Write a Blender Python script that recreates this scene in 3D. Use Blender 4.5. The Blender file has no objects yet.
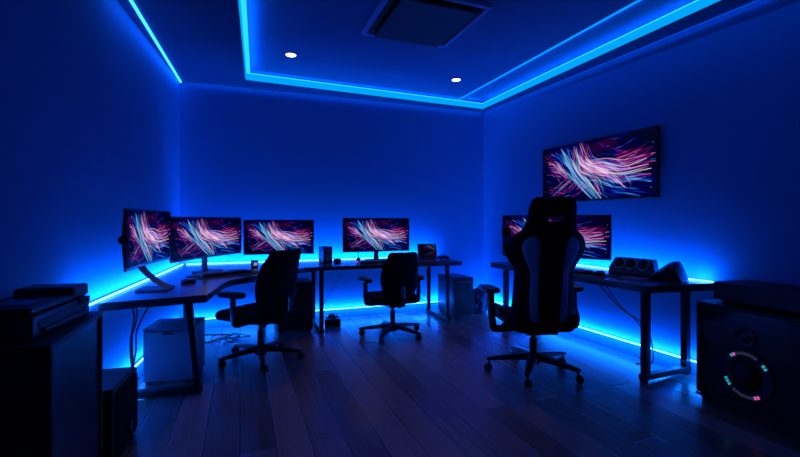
import bpy, bmesh, math, random
import numpy as np
from mathutils import Vector, Matrix, noise
random.seed(7)
PI = math.pi
sc = bpy.context.scene
C = sc.collection

# ------------------------------------------------------------------ materials
def new_mat(name):
    m = bpy.data.materials.new(name); m.use_nodes = True
    nt = m.node_tree
    for n in list(nt.nodes): nt.nodes.remove(n)
    out = nt.nodes.new('ShaderNodeOutputMaterial')
    return m, nt, out

def N(nt, typ, **kw):
    n = nt.nodes.new(typ)
    for k, v in kw.items():
        if k == 'inp':
            for a, b in v.items():
                if hasattr(b, 'is_output'): nt.links.new(b, n.inputs[a])
                else: n.inputs[a].default_value = b
        else: setattr(n, k, v)
    return n

def MATH(nt, op, a, b=0.0, c=0.0, clamp=False):
    n = nt.nodes.new('ShaderNodeMath'); n.operation = op; n.use_clamp = clamp
    for i, v in enumerate((a, b, c)):
        if hasattr(v, 'is_output'): nt.links.new(v, n.inputs[i])
        else: n.inputs[i].default_value = v
    return n.outputs[0]

def MIX(nt, f, a, b):
    n = nt.nodes.new('ShaderNodeMix'); n.data_type = 'RGBA'
    for s, v in ((n.inputs[0], f), (n.inputs[6], a), (n.inputs[7], b)):
        if hasattr(v, 'is_output'): nt.links.new(v, s)
        else: s.default_value = v if not isinstance(v, tuple) or len(v) == 4 else (*v, 1)
    return n.outputs[2]

def surf(name, col, rough=.5, metal=0.0, nscale=30, namp=.15, bump=.0, spec=.5, coat=0):
    """principled with a procedural tone variation and optional bump"""
    m, nt, out = new_mat(name)
    tc = N(nt, 'ShaderNodeTexCoord')
    nz = N(nt, 'ShaderNodeTexNoise', inp={'Vector': tc.outputs['Object'], 'Scale': nscale, 'Detail': 4})
    lo = tuple(c * (1 - namp) for c in col); hi = tuple(c * (1 + namp) for c in col)
    cm = MIX(nt, nz.outputs[0], lo, hi)
    b = N(nt, 'ShaderNodeBsdfPrincipled', inp={'Base Color': cm, 'Roughness': rough, 'Metallic': metal,
          'Specular IOR Level': spec, 'Coat Weight': coat})
    if bump:
        bp = N(nt, 'ShaderNodeBump', inp={'Height': nz.outputs[0], 'Strength': bump, 'Distance': .01})
        nt.links.new(bp.outputs[0], b.inputs['Normal'])
    nt.links.new(b.outputs[0], out.inputs[0])
    return m

def glow(name, col, s):
    m, nt, out = new_mat(name)
    e = N(nt, 'ShaderNodeEmission', inp={'Color': (*col, 1), 'Strength': s})
    nt.links.new(e.outputs[0], out.inputs[0])
    return m

def floor_mat():
    m, nt, out = new_mat('wood_planks')
    tc = N(nt, 'ShaderNodeTexCoord')
    mp = N(nt, 'ShaderNodeMapping', inp={'Vector': tc.outputs['Object'], 'Rotation': (0, 0, PI / 2)})
    br = N(nt, 'ShaderNodeTexBrick', offset=.37, inp={'Vector': mp.outputs[0], 'Color1': (0, 0, 0, 1), 'Color2': (1, 1, 1, 1),
           'Mortar': (0, 0, 0, 1), 'Scale': 1.0, 'Mortar Size': .003, 'Mortar Smooth': .3, 'Bias': 0, 'Brick Width': 1.7, 'Row Height': .18})
    mp2 = N(nt, 'ShaderNodeMapping', inp={'Vector': tc.outputs['Object'], 'Scale': (55, 2.0, 1)})
    off = N(nt, 'ShaderNodeVectorMath', operation='MULTIPLY_ADD', inp={0: br.outputs['Color'], 1: (9, 9, 9), 2: mp2.outputs[0]})
    g = N(nt, 'ShaderNodeTexNoise', inp={'Vector': off.outputs[0], 'Scale': 1.0, 'Detail': 6, 'Distortion': .8})
    base = MIX(nt, br.outputs['Color'], (.15, .105, .11), (.29, .205, .205))
    gr = MIX(nt, g.outputs[0], (.45, .45, .45), (1.5, 1.5, 1.5))
    mu = N(nt, 'ShaderNodeMix', data_type='RGBA', blend_type='MULTIPLY', inp={0: 1.0, 6: base, 7: gr})
    cm = MIX(nt, br.outputs['Fac'], mu.outputs[2], (.008, .006, .006))
    rg = MATH(nt, 'MULTIPLY_ADD', g.outputs[0], .05, MATH(nt, 'MULTIPLY_ADD', br.outputs['Color'], .12, .20))
    b = N(nt, 'ShaderNodeBsdfPrincipled', inp={'Base Color': cm, 'Roughness': rg, 'Specular IOR Level': .8})
    h = MATH(nt, 'MULTIPLY_ADD', br.outputs['Fac'], -1.0, MATH(nt, 'MULTIPLY', g.outputs[0], .015))
    bp = N(nt, 'ShaderNodeBump', inp={'Height': h, 'Strength': .4, 'Distance': .003})
    nt.links.new(bp.outputs[0], b.inputs['Normal'])
    nt.links.new(b.outputs[0], out.inputs[0])
    return m

def screen_art(W=240, H=104, seed=4):
    """colours of the picture on the screens: bundles of pink and blue light fibres over black"""
    rng = np.random.default_rng(seed)
    S = 2; w, h = W*S, H*S
    img = np.zeros((h, w, 3))
    yy, xx = np.mgrid[0:h, 0:w]; U = xx/w; V = yy/h
    def haze(u, v, su, sv, c, a): img[:] += np.exp(-((U-u)/su)**2-((V-v)/sv)**2)[..., None]*np.array(c)*a
    img += np.array([.004, .006, .028])
    haze(.62, .88, .17, .16, (1, .05, .30), .03); haze(.85, .72, .16, .14, (1, .05, .32), .012); haze(.42, .62, .10, .3, (1, .10, .5), .03)
    haze(.26, .75, .12, .3, (.05, .25, 1), .06); haze(.70, .15, .25, .2, (.04, .12, 1), .03); haze(.12, .55, .12, .2, (.5, .05, .5), .02)
    PK = (.95, .20, .52); MG = (.80, .10, .55); BL = (.10, .36, 1.0); CY = (.20, .62, 1.0); WH = (1, .74, .82); DB = (.05, .14, .75); RD = (.9, .10, .28)
    def cat(P, n):
        P = np.array(P, float); P = np.vstack([2*P[0]-P[1], P, 2*P[-1]-P[-2]]); out = []
        for i in range(1, len(P)-2):
            a, b, c, d = P[i-1:i+3]
            for t in np.linspace(0, 1, n, endpoint=False): out.append(.5*(2*b+(c-a)*t+(2*a-5*b+4*c-d)*t*t+(3*b-a-3*c+d)*t**3))
        return np.array(out)
    def bundle(P, n, spread, cols, amp, wid=1.0, end=None, cut=.55):
        for _ in range(n):
            j = rng.normal(0, 1); e = spread if end is None else end
            pts = np.array(P, float); k = np.linspace(0, 1, len(pts))
            d = np.gradient(pts, axis=0); nn = np.stack([-d[:, 1], d[:, 0]], 1); nn /= np.linalg.norm(nn, axis=1)[:, None]+1e-9
            nn[:, 1] *= 2.0
            pts = pts + nn*(j*(spread+(e-spread)*k))[:, None] + rng.normal(0, .012, pts.shape)
            c = cat(pts, 90); L = len(c); t = np.linspace(0, 1, L)
            t0 = rng.uniform(0, cut); t1 = t0 + rng.uniform(.3, 1)
            prof = np.clip((t-t0)/.12, 0, 1)*np.clip((t1-t)/.2, 0, 1)*(.65+.35*np.sin(t*rng.uniform(6, 25)+rng.uniform(0, 6)))
            col = np.array(cols[rng.integers(len(cols))])*amp*rng.uniform(.35, 1.15)*np.exp(-.25*j*j)
            s = wid*rng.uniform(.6, 1.3)*S*.55; R = int(np.ceil(3*s))
            step = np.hypot(np.gradient(c[:, 0])*w, np.gradient(c[:, 1])*h)
            for (u, v), p, st in zip(c, prof, step):
                if p <= .01: continue
                x, y = u*w, v*h; ix, iy = int(x), int(y)
                x0, x1, y0, y1 = max(ix-R, 0), min(ix+R+1, w), max(iy-R, 0), min(iy+R+1, h)
                if x0 >= x1 or y0 >= y1: continue
                gx = np.exp(-((np.arange(x0, x1)-x)/s)**2); gy = np.exp(-((np.arange(y0, y1)-y)/s)**2)
                img[y0:y1, x0:x1] += (gy[:, None]*gx[None])[..., None]*col*p*min(st, 3)/s*.55
    bundle([(.20, 1.05), (.27, .78), (.36, .45), (.46, .22), (.57, -.05)], 26, .055, [BL, CY, BL, CY, WH, DB], 1.25, 1.0, .035)
    bundle([(.17, .92), (.22, .72), (.33, .45), (.43, .15)], 10, .035, [BL, CY, DB], .9)
    bundle([(.37, 1.05), (.40, .78), (.46, .60), (.60, .52), (.76, .44), (.95, .48)], 24, .026, [PK, MG, PK, WH, (.6, .2, .95)], 1.25, 1.0, .05)
    bundle([(.36, 1.05), (.39, .80), (.43, .62), (.52, .50), (.64, .40)], 12, .022, [PK, PK, WH], 1.4, 1.2)
    bundle([(.40, 1.05), (.44, .75), (.52, .55), (.62, .38), (.72, .20)], 16, .045, [PK, BL, BL, DB, WH], 1.0, .9)
    bundle([(.45, .80), (.56, .66), (.70, .56), (.80, .40)], 12, .06, [BL, DB, MG], .8, .9)
    bundle([(.30, .40), (.45, .30), (.60, .26), (.75, .08)], 12, .07, [DB, BL, MG], .7, .9)
    bundle([(.10, .98), (.22, .80), (.30, .60)], 9, .06, [BL, DB], .8, .9)
    bundle([(.33, 1.05), (.36, .75), (.39, .50), (.50, .33), (.56, .05)], 14, .035, [PK, BL, CY, MG], .9)
    bundle([(.02, .72), (.11, .70), (.19, .58), (.26, .36)], 12, .03, [PK, WH, RD], .85, .9)
    bundle([(.02, .60), (.14, .58), (.24, .44), (.33, .30)], 10, .04, [PK, MG, BL], .7, .9)
    bundle([(.50, .62), (.64, .52), (.74, .36), (.80, .18)], 12, .035, [BL, CY, DB, WH], .85)
    bundle([(.58, .42), (.70, .30), (.84, .32), (.98, .26)], 12, .05, [BL, DB, DB], .75)
    bundle([(.52, .30), (.66, .16), (.80, .13), (.97, .05)], 14, .05, [BL, DB, DB], .65)
    bundle([(.66, .58), (.80, .62), (.98, .74)], 9, .03, [RD, MG, PK], .5, 1.2)
    bundle([(.70, .50), (.84, .55), (1.0, .60)], 8, .03, [RD, PK, BL], .6)
    bundle([(.05, .10), (.17, .20), (.30, .38)], 10, .05, [MG, BL, PK], .55, .8)
    bundle([(.02, .38), (.13, .34), (.27, .30)], 9, .06, [DB, BL, MG], .55, .8)
    bundle([(.55, .98), (.70, .80), (.9, .92)], 8, .06, [DB, MG, DB], .4, .9)
    bundle([(.02, .95), (.06, .86), (.14, .82)], 5, .03, [RD, MG], .6, .9)
    bundle([(.20, .0), (.36, .12), (.44, .30)], 9, .05, [BL, DB, MG], .55, .8)
    for _ in range(70):
        u, v = rng.uniform(0, 1, 2); x, y = int(u*w), int(v*h); c = np.array([BL, CY, PK, WH][rng.integers(4)])*rng.uniform(.05, .4)
        img[y:y+2, x:x+rng.integers(2, 5)] += c*.6
    img = img.reshape(H, S, W, S, 3).mean((1, 3))
    img = np.clip(img*1.45-.035, 0, None)
    return 1-np.exp(-img*1.5)
ART = screen_art()

def screen_mat():
    m, nt, out = new_mat('screen_fibres')
    at = N(nt, 'ShaderNodeAttribute', attribute_name='glow')
    e = N(nt, 'ShaderNodeEmission', inp={'Color': at.outputs['Color'], 'Strength': 1.0})
    g = N(nt, 'ShaderNodeBsdfGlossy', inp={'Color': (.02, .02, .02, 1), 'Roughness': .25})
    ad = N(nt, 'ShaderNodeAddShader', inp={0: e.outputs[0], 1: g.outputs[0]})
    nt.links.new(ad.outputs[0], out.inputs[0])
    return m

def screen_mesh(name, fn, parent, art=None, gain=1.0):
    """a screen as a fine grid carrying its picture; fn(u, v) gives the point in the thing's own frame"""
    A = (ART if art is None else art)*gain; h, w = A.shape[:2]
    P = np.array([fn(i/w, j/h) for j in range(h+1) for i in range(w+1)], 'f')
    idx = (np.arange(h)[:, None]*(w+1)+np.arange(w)[None]).ravel()
    q = np.stack([idx, idx+1, idx+w+2, idx+w+1], 1)
    me = bpy.data.meshes.new(name); me.from_pydata(P.tolist(), [], q.tolist())
    ca = me.color_attributes.new('glow', 'FLOAT_COLOR', 'CORNER')
    c = np.ones((h*w, 4, 4), 'f'); c[:, :, :3] = A.reshape(-1, 1, 3)
    ca.data.foreach_set('color', c.ravel())
    me.materials.append(M['screen'])
    o = bpy.data.objects.new(name, me); C.objects.link(o); o.parent = parent
    return o

LED = (.02, .25, 1.0)
M = dict(
    wall=surf('wall_paint', (.05, .20, .48), .75, nscale=60, namp=.04, bump=.05),
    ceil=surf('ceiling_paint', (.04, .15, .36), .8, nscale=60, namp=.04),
    soffit=surf('soffit_shade_paint', (.025, .08, .20), .8, nscale=60, namp=.04),  # ceiling paint darkened: shade on the lowered border put into the colour
    floor=floor_mat(),
    base=surf('baseboard_paint', (.20, .30, .55), .55, namp=.05),
    desk=surf('desk_laminate', (.055, .055, .065), .25, nscale=14, namp=.25),
    deskedge=surf('desk_steel', (.012, .012, .014), .45, metal=.3),
    fabric=surf('black_fabric', (.006, .006, .008), .85, nscale=220, namp=.5, bump=.25, spec=.15),
    plastic=surf('black_plastic', (.010, .010, .012), .32, nscale=40),
    grey=surf('grey_plastic', (.10, .105, .12), .45, nscale=40),
    gloss=surf('gloss_black', (.008, .008, .010), .18, nscale=20, coat=.3),
    leather=surf('black_leather', (.005, .005, .006), .6, nscale=160, namp=.4, bump=.2, spec=.15),
    stripe=surf('blue_leather', (.30, .40, .62), .6, nscale=160, namp=.2, bump=.15, spec=.3),
    metal=surf('dark_metal', (.03, .03, .034), .35, metal=.6),
    silver=surf('brushed_silver', (.35, .36, .40), .35, metal=.7),
    case=surf('case_paint', (.022, .026, .035), .35, namp=.12),
    pale=surf('pale_case', (.13, .15, .21), .5, namp=.08),
    dark=surf('cabinet_black', (.010, .010, .013), .5, namp=.2),
    cone=surf('speaker_cone', (.018, .018, .022), .6),
    ring=surf('speaker_ring', (.22, .24, .3), .3, metal=.5),
    cable=surf('cable_rubber', (.010, .010, .012), .5),
    bag=surf('thin_plastic', (.14, .17, .24), .25, namp=.3, bump=.4),
    paper=surf('paper_white', (.5, .5, .52), .7),
    screen=screen_mat(),
    led=glow('led_blue', (.055, .30, 1.0), 12.0),
    ledtop=glow('led_top', LED, 5.0),
    ledtray=glow('led_tray', (.01, .36, 1.0), 2.2),
    lip=glow('led_diffuser', (.0, .38, 1.0), 1.0),
    ledfloor=glow('led_floor', (.05, .30, 1.0), 12.0),
    lamp=glow('lamp_white', (1.0, .97, .95), 6.0),
    rgbpink=glow('rgb_pink', (1.0, .16, .62), .6),
    rgbcyan=glow('rgb_cyan', (.04, .55, .80), .55),
    rgbdim=glow('rgb_dim', (.16, .18, .42), .12),
    red=glow('red_glow', (1.0, .10, .12), .7),
    white=glow('white_glow', (.3, .6, 1.0), .5),
)

# ------------------------------------------------------------------ mesh helpers
def link(name, bm, mat, parent=None, loc=(0, 0, 0), rot=(0, 0, 0), smooth=False, bevel=0.0, seg=2):
    me = bpy.data.meshes.new(name)
    bmesh.ops.recalc_face_normals(bm, faces=bm.faces)
    bm.to_mesh(me); bm.free()
    for mm in (mat if isinstance(mat, (list, tuple)) else [mat]): me.materials.append(mm)
    if smooth:
        for p in me.polygons: p.use_smooth = True
    o = bpy.data.objects.new(name, me); C.objects.link(o)
    o.location = loc; o.rotation_euler = rot
    if parent: o.parent = parent
    if bevel:
        b = o.modifiers.new('bevel', 'BEVEL'); b.width = bevel; b.segments = seg; b.limit_method = 'ANGLE'; b.angle_limit = .6
    if smooth and not bevel:
        pass
    return o

def bx(bm, x0, x1, y0, y1, z0, z1, mi=0):
    v = [bm.verts.new(p) for p in ((x0,y0,z0),(x1,y0,z0),(x1,y1,z0),(x0,y1,z0),(x0,y0,z1),(x1,y0,z1),(x1,y1,z1),(x0,y1,z1))]
    for f in ((3,2,1,0),(4,5,6,7),(0,1,5,4),(1,2,6,5),(2,3,7,6),(3,0,4,7)):
        bm.faces.new([v[i] for i in f]).material_index = mi

def box(x0, x1, y0, y1, z0, z1):
    bm = bmesh.new(); bx(bm, x0, x1, y0, y1, z0, z1); return bm

def prism(bm, pts, z0, z1):
    lo = [bm.verts.new((x, y, z0)) for x, y in pts]; hi = [bm.verts.new((x, y, z1)) for x, y in pts]
    bm.faces.new(lo[::-1]); bm.faces.new(hi)
    n = len(pts)
    for i in range(n): bm.faces.new((lo[i], lo[(i+1) % n], hi[(i+1) % n], hi[i]))

def loft(bm, rings, cap=True):
    vs = [[bm.verts.new(p) for p in r] for r in rings]
    n = len(rings[0])
    for a, b in zip(vs, vs[1:]):
        for i in range(n): bm.faces.new((a[i], a[(i+1) % n], b[(i+1) % n], b[i]))
    if cap: bm.faces.new(vs[0][::-1]); bm.faces.new(vs[-1])

def tube(bm, pts, r, n=8, rad=None):
    pts = [Vector(p) for p in pts]; rings = []
    for i, p in enumerate(pts):
        t = (pts[min(i+1, len(pts)-1)] - pts[max(i-1, 0)]).normalized()
        a = t.cross(Vector((0, 0, 1)))
        if a.length < .15: a = t.cross(Vector((1, 0, 0)))
        a.normalize(); b = t.cross(a)
        rr = rad[i] if rad else r
        rings.append([p + a * rr * math.cos(2*PI*k/n) + b * rr * math.sin(2*PI*k/n) for k in range(n)])
    loft(bm, rings)

def cyl(bm, p0, p1, r, n=20, r1=None):
    tube(bm, [p0, p1], r, n, [r, r if r1 is None else r1])

def smoothpath(pts, k=6):
    P = [Vector(p) for p in pts]; out = []
    for i in range(len(P)-1):
        a, b, c, d = P[max(i-1, 0)], P[i], P[i+1], P[min(i+2, len(P)-1)]
        for s in range(k):
            t = s / k
            out.append(.5*((2*b)+(c-a)*t+(2*a-5*b+4*c-d)*t*t+(3*b-a-3*c+d)*t**3))
    out.append(P[-1]); return out

def rrect(w, d, r, n=5):
    pts = []
    for cx, cy, a0 in ((w/2-r, d/2-r, 0), (-w/2+r, d/2-r, PI/2), (-w/2+r, -d/2+r, PI), (w/2-r, -d/2+r, 1.5*PI)):
        for k in range(n+1):
            a = a0 + PI/2*k/n
            pts.append((cx + r*math.cos(a), cy + r*math.sin(a)))
    return pts

def cushion(bm, w, d, z0, z1, r, e, bulge=0.0, fn=None):
    """rounded slab, corner radius r, edge rounding e; fn(x,y) lifts it"""
    rings = []
    K = 5
    prof = [(e*(1-math.sin(PI/2*k/K)), z0 + e*(1-math.cos(PI/2*k/K))) for k in range(K+1)]
    prof += [(e*(1-math.cos(PI/2*k/K)), z1 - e + e*math.sin(PI/2*k/K)) for k in range(K+1)]
    for i, z in prof:
        rr = max(r - i, .004)
        rings.append([(x, y, z) for x, y in rrect(w-2*i, d-2*i, rr)])
    # domed top rings
    for s in (.7, .4, .15):
        rings.append([(x*s, y*s, z1 + bulge*(1-s)) for x, y in rrect(w-2*e, d-2*e, max(r-e, .004))])
    if fn: rings = [[(x, y, z + fn(x, y)) for x, y, z in rg] for rg in rings]
    loft(bm, rings)

def lathe(bm, prof, n=24, axis='z', c=(0, 0, 0)):
    rings = []
    for r, h in prof:
        rg = []
        for k in range(n):
            a = 2*PI*k/n; u, v = r*math.cos(a), r*math.sin(a)
            if axis == 'z': p = (c[0]+u, c[1]+v, c[2]+h)
            elif axis == 'y': p = (c[0]+u, c[1]+h, c[2]+v)
            else: p = (c[0]+h, c[1]+u, c[2]+v)
            rg.append(p)
        rings.append(rg)
    loft(bm, rings)

def tag(o, label, cat, group=None, kind=None):
    o['label'] = label; o['category'] = cat
    if group: o['group'] = group
    if kind: o['kind'] = kind
    return o

def thing(name, label, cat, loc=(0, 0, 0), rz=0.0, group=None):
    o = bpy.data.objects.new(name, None); C.objects.link(o)
    o.empty_display_size = .1
    o.location = loc; o.rotation_euler = (0, 0, rz)
    return tag(o, label, cat, group)

def struct(name, bm, mat, **kw):
    o = link(name, bm, mat, **kw); o['kind'] = 'structure'; return o

# ------------------------------------------------------------------ the room
CAMH = 1.2
SOF, LIPTOP, CEIL = 2.71, 2.785, 2.85
YB = 5.2
def XL(y): return -.616 - .0963*(YB - y)
def XR(y): return 3.22 + .035*(YB - y)
Y0 = -1.6
def poly_room(m=.0):
    return [(XL(Y0)-m, Y0-m), (XR(Y0)+m, Y0-m), (XR(YB)+m, YB+m), (XL(YB)-m, YB+m)]

bm = bmesh.new(); prism(bm, poly_room(.15), -.1, 0); struct('floor', bm, M['floor'])
bm = bmesh.new(); prism(bm, [(XL(Y0)-.12, Y0), (XL(Y0), Y0), (XL(YB), YB), (XL(YB)-.12, YB)], 0, 2.95); struct('wall_left', bm, M['wall'])
bm = bmesh.new(); prism(bm, [(XR(Y0), Y0), (XR(Y0)+.12, Y0), (XR(YB)+.12, YB), (XR(YB), YB)], 0, 2.95); struct('wall_right', bm, M['wall'])
bm = bmesh.new(); prism(bm, [(XL(YB)-.12, YB), (XR(YB)+.12, YB), (XR(YB)+.12, YB+.12), (XL(YB)-.12, YB+.12)], 0, 2.95); struct('wall_back', bm, M['wall'])
bm = bmesh.new(); prism(bm, [(XL(Y0)-.12, Y0-.12), (XR(Y0)+.12, Y0-.12), (XR(Y0)+.12, Y0), (XL(Y0)-.12, Y0)], 0, 2.95); struct('wall_front', bm, M['dark'])

# tray ceiling: raised slab, lowered border ring, floating inner panel
TX1, TY0 = 3.10, .4
def TY(x): return 4.88 + .049*(x - .054)
TYL, TYR = TY(.054), TY(3.10)
def TL(y): return .054 - .0386*(4.88 - y)
bm = bmesh.new()
prism(bm, poly_room(0), CEIL, CEIL+.1)
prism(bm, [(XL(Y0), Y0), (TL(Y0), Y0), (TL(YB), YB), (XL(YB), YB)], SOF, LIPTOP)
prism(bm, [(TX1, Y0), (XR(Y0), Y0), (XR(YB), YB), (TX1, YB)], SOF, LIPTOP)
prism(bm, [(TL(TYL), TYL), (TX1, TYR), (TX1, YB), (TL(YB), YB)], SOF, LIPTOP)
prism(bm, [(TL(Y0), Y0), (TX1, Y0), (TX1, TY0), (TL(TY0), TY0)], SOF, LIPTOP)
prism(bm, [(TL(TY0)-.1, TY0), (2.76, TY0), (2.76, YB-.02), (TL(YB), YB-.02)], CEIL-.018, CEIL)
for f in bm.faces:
    if f.calc_center_median().z < LIPTOP-.02: f.material_index = 1  # border faces take the shade-darkened colour
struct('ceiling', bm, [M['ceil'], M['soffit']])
# glowing diffuser lips of the tray
bm = bmesh.new(); prism(bm, [(TL(TYL)+.013, TYL-.012), (TX1, TYR-.012), (TX1, TYR-.001), (TL(TYL)+.013, TYL-.001)], SOF+.003, LIPTOP-.006); struct('trim_1', bm, M['lip'])
bm = box(TX1-.012, TX1-.001, TY0, TYR-.013, SOF+.003, LIPTOP-.006); struct('trim_2', bm, M['lip'])
bm = bmesh.new(); prism(bm, [(TL(TY0)+.001, TY0), (TL(TY0)+.012, TY0), (TL(TYL)+.012, TYL-.013), (TL(TYL)+.001, TYL-.013)], SOF+.003, LIPTOP-.006); struct('trim_3', bm, M['lip'])

def strip(label, p0, p1, sx, sz, mat, group='blue LED strips'):
    """LED bar between two points, sx thick across and sz high"""
    p0 = Vector(p0); p1 = Vector(p1); d = p1 - p0
    bm = box(-sx/2, sx/2, 0, d.length, 0, sz)
    o = link('led_strip', bm, mat, loc=p0, rot=(0, 0, math.atan2(d.y, d.x) - PI/2))
    return tag(o, label, 'light strip', group)

strip('cyan LED line on top of the ceiling tray lip along the back', (TL(TYL)+.02, TYL-.006, LIPTOP-.006), (TX1-.02, TYR-.006, LIPTOP-.006), .014, .012, M['ledtray'])
strip('long cyan LED line on top of the ceiling tray lip along the right wall', (TX1-.006, TYR, LIPTOP-.006), (TX1-.006, TY0, LIPTOP-.006), .014, .012, M['ledtray'])
strip('cyan LED line along the left edge of the ceiling tray', (TL(TYL)+.03, TYL-.02, LIPTOP-.006), (TL(TY0)+.03, TY0, LIPTOP-.006), .04, .012, M['ledtray'])
strip('thin inner LED line on the raised ceiling, parallel to the right wall', (2.785, YB-.05, CEIL-.014), (2.785, TY0, CEIL-.014), .03, .013, glow('led_inner', (.0, .25, 1.0), 1.5))
strip('blue LED line at the top of the left wall under the ceiling', (XL(5.17)+.016, 5.17, SOF-.016), (XL(2.9)+.115, 2.9, SOF-.016), .018, .014, M['ledtop'])
ledwash = glow('led_wash', (0, .09, .9), .7)
strip('faint LED line in the joint of back wall and ceiling', (XL(YB)+.05, YB-.012, SOF-.011), (XR(YB)-.05, YB-.012, SOF-.011), .008, .01, ledwash)
strip('faint LED line in the joint of right wall and ceiling', (XR(5.1)-.012, 5.1, SOF-.011), (XR(1.2)-.012, 1.2, SOF-.011), .008, .01, ledwash)

# skirting boards
def skirt(name, p0, p1, side):
    p0 = Vector((*p0, 0)); p1 = Vector((*p1, 0)); d = p1-p0
    o = struct(name, box(0, d.length, 0, .037, 0, .10), M['base'], loc=p0, rot=(0, 0, math.atan2(d.y, d.x)), bevel=.003)
skirt('baseboard_left', (XL(YB)+.001, YB), (XL(Y0)+.001, Y0), 1)
skirt('baseboard_back', (XR(YB), YB-.001), (XL(YB), YB-.001), 1)
skirt('baseboard_right', (XR(Y0)-.001, Y0), (XR(YB)-.001, YB), 1)

# desk height and skirting LED lines
HB, HR = .71, .73
strip('blue LED line on the left wall behind the corner desk top', (XL(5.16)+.035, 5.16, HB+.002), (XL(2.75)+.035, 2.75, HB+.002), .012, .009, M['led'])
strip('blue LED line on the back wall behind the desk tops', (XL(YB)+.07, YB-.035, HB+.002), (2.42, YB-.035, HB+.002), .012, .009, M['led'])
strip('blue LED line on the right wall behind the right desk top', (XR(4.08)-.03, 4.08, HR+.004), (XR(2.14)-.03, 2.14, HR+.004), .012, .009, M['led'])
strip('blue LED line above the skirting of the left wall', (XL(5.15)+.03, 5.15, .10), (XL(2.5)+.03, 2.5, .10), .012, .010, M['ledfloor'])
strip('blue LED line above the skirting of the back wall', (XL(YB)+.06, YB-.03, .10), (3.14, YB-.03, .10), .012, .010, M['ledfloor'])
strip('blue LED line above the skirting of the right wall', (XR(5.1)-.03, 5.1, .10), (XR(2.1)-.03, 2.1, .10), .012, .010, M['ledfloor'])

def beam(p0, p1, aim, watts, width=.02, col=(.0, .165, 1.0)):
    """light for the LED strips and added fill: a thin area lamp between two points whose face looks along aim"""
    p0, p1, aim = Vector(p0), Vector(p1), Vector(aim).normalized()
    x = (p1-p0).normalized(); z = -(aim - x*aim.dot(x)).normalized(); y = z.cross(x)
    l = bpy.data.lights.new('led_fill', 'AREA'); l.shape = 'RECTANGLE'; l.size = (p1-p0).length; l.size_y = width
    l.energy = watts*l.size; l.color = col
    o = bpy.data.objects.new('led_fill_light', l); C.objects.link(o)
    o.matrix_world = Matrix.Translation((p0+p1)/2) @ Matrix((x, y, z)).transposed().to_4x4()
PW, PF = 18.5, 8.5
# up the walls from the desk backs
beam((XL(5.12)+.08, 5.12, HB+.012), (XL(2.7)+.08, 2.7, HB+.012), (-.92, 0, .4), PW*.62)
beam((XL(YB)+.06, YB-.08, HB+.012), (2.44, YB-.08, HB+.012), (0, .5, .85), PW)
beam((XR(4.1)-.075, 4.1, HR+.015), (XR(2.16)-.075, 2.16, HR+.015), (.5, 0, .85), PW*.8)
# up the walls from the skirting, under the desks
beam((XL(5.12)+.05, 5.12, .115), (XL(2.5)+.05, 2.5, .115), (-.7, 0, .7), PF)
beam((XL(YB)+.06, YB-.05, .115), (3.12, YB-.05, .115), (0, .7, .7), PF)
beam((XR(5.1)-.045, 5.1, .115), (XR(2.1)-.045, 2.1, .115), (.7, 0, .7), PF*.9)
beam((2.35, YB-.05, .117), (3.12, YB-.05, .117), (0, .5, .85), 12)  # added unseen lamp, brightens the back wall near the right corner
beam((XR(5.1)-.045, 5.1, .117), (XR(4.2)-.045, 4.2, .117), (.5, 0, .85), 8)  # added unseen lamp, same boost on the right wall side
# down onto the floor from the skirting
beam((XL(5.12)+.085, 5.12, .108), (XL(2.5)+.085, 2.5, .108), (-.3, 0, -.95), 2.4)
beam((XL(YB)+.06, YB-.085, .108), (3.12, YB-.085, .108), (0, .3, -.95), 2.4)
beam((XR(5.1)-.085, 5.1, .108), (XR(2.1)-.085, 2.1, .108), (.3, 0, -.95), 2.4)
beam((XL(YB)+.06, YB-.058, .108), (3.12, YB-.058, .108), (0, -.6, -.8), 1.8)
beam((XR(5.1)-.058, 5.1, .108), (XR(2.1)-.058, 2.1, .108), (-.6, 0, -.8), 2.4)
# up to the raised ceiling from the tray lips
beam((TL(TYL)+.05, TYL+.04, LIPTOP+.004), (TX1+.03, TYR+.04, LIPTOP+.004), (0, .5, .85), 2.2)
beam((TX1+.05, TYR, LIPTOP+.004), (TX1+.05, TY0, LIPTOP+.004), (.1, 0, 1), 1.8)
beam((2.803, YB-.05, CEIL-.008), (2.803, TY0, CEIL-.008), (1, 0, .25), 1.1, .012)
beam((XL(YB)+.05, YB-.03, SOF-.006), (XR(YB)-.05, YB-.03, SOF-.006), (0, 1, -.35), .22, .008)
beam((XR(5.15)-.03, 5.15, SOF-.006), (XR(1.2)-.03, 1.2, SOF-.006), (1, 0, -.35), .22, .008)
beam((TL(TYL)+.07, TYL-.05, LIPTOP), (TL(TY0)+.07, TY0, LIPTOP), (.3, 0, 1), 1.3)
# down the left wall from its top line
beam((XL(5.15)+.05, 5.15, SOF-.02), (XL(3.2)+.12, 3.2, SOF-.02), (-.6, 0, -.6), .8)

# ceiling air unit
ac = thing('air_conditioner', 'square dark ceiling cassette air conditioner hanging in the ceiling tray', 'air conditioner', (1.385, 3.16, CEIL-.018))
bm = bmesh.new()
a, b_ = .405, .365
for x0, x1, y0, y1 in ((-a, a, -a, -b_), (-a, a, b_, a), (-a, -b_, -b_, b_), (b_, a, -b_, b_)): bx(bm, x0, x1, y0, y1, -.03, 0)
link('frame', bm, surf('vent_frame', (.25, .35, .7), .6), ac, bevel=.004)
link('housing', box(-.364, .364, -.364, .364, -.012, 0), M['dark'], ac)
link('panel', box(-.30, .30, -.345, .345, -.062, -.032), surf('vent_panel', (.012, .02, .045), .5), ac, bevel=.01)
for s in (-1, 1):
    link('vane', box(-.025, .025, -.33, .33, -.006, .004), M['dark'], ac, loc=(s*.334, 0, -.028), rot=(0, s*.5, 0))

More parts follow.
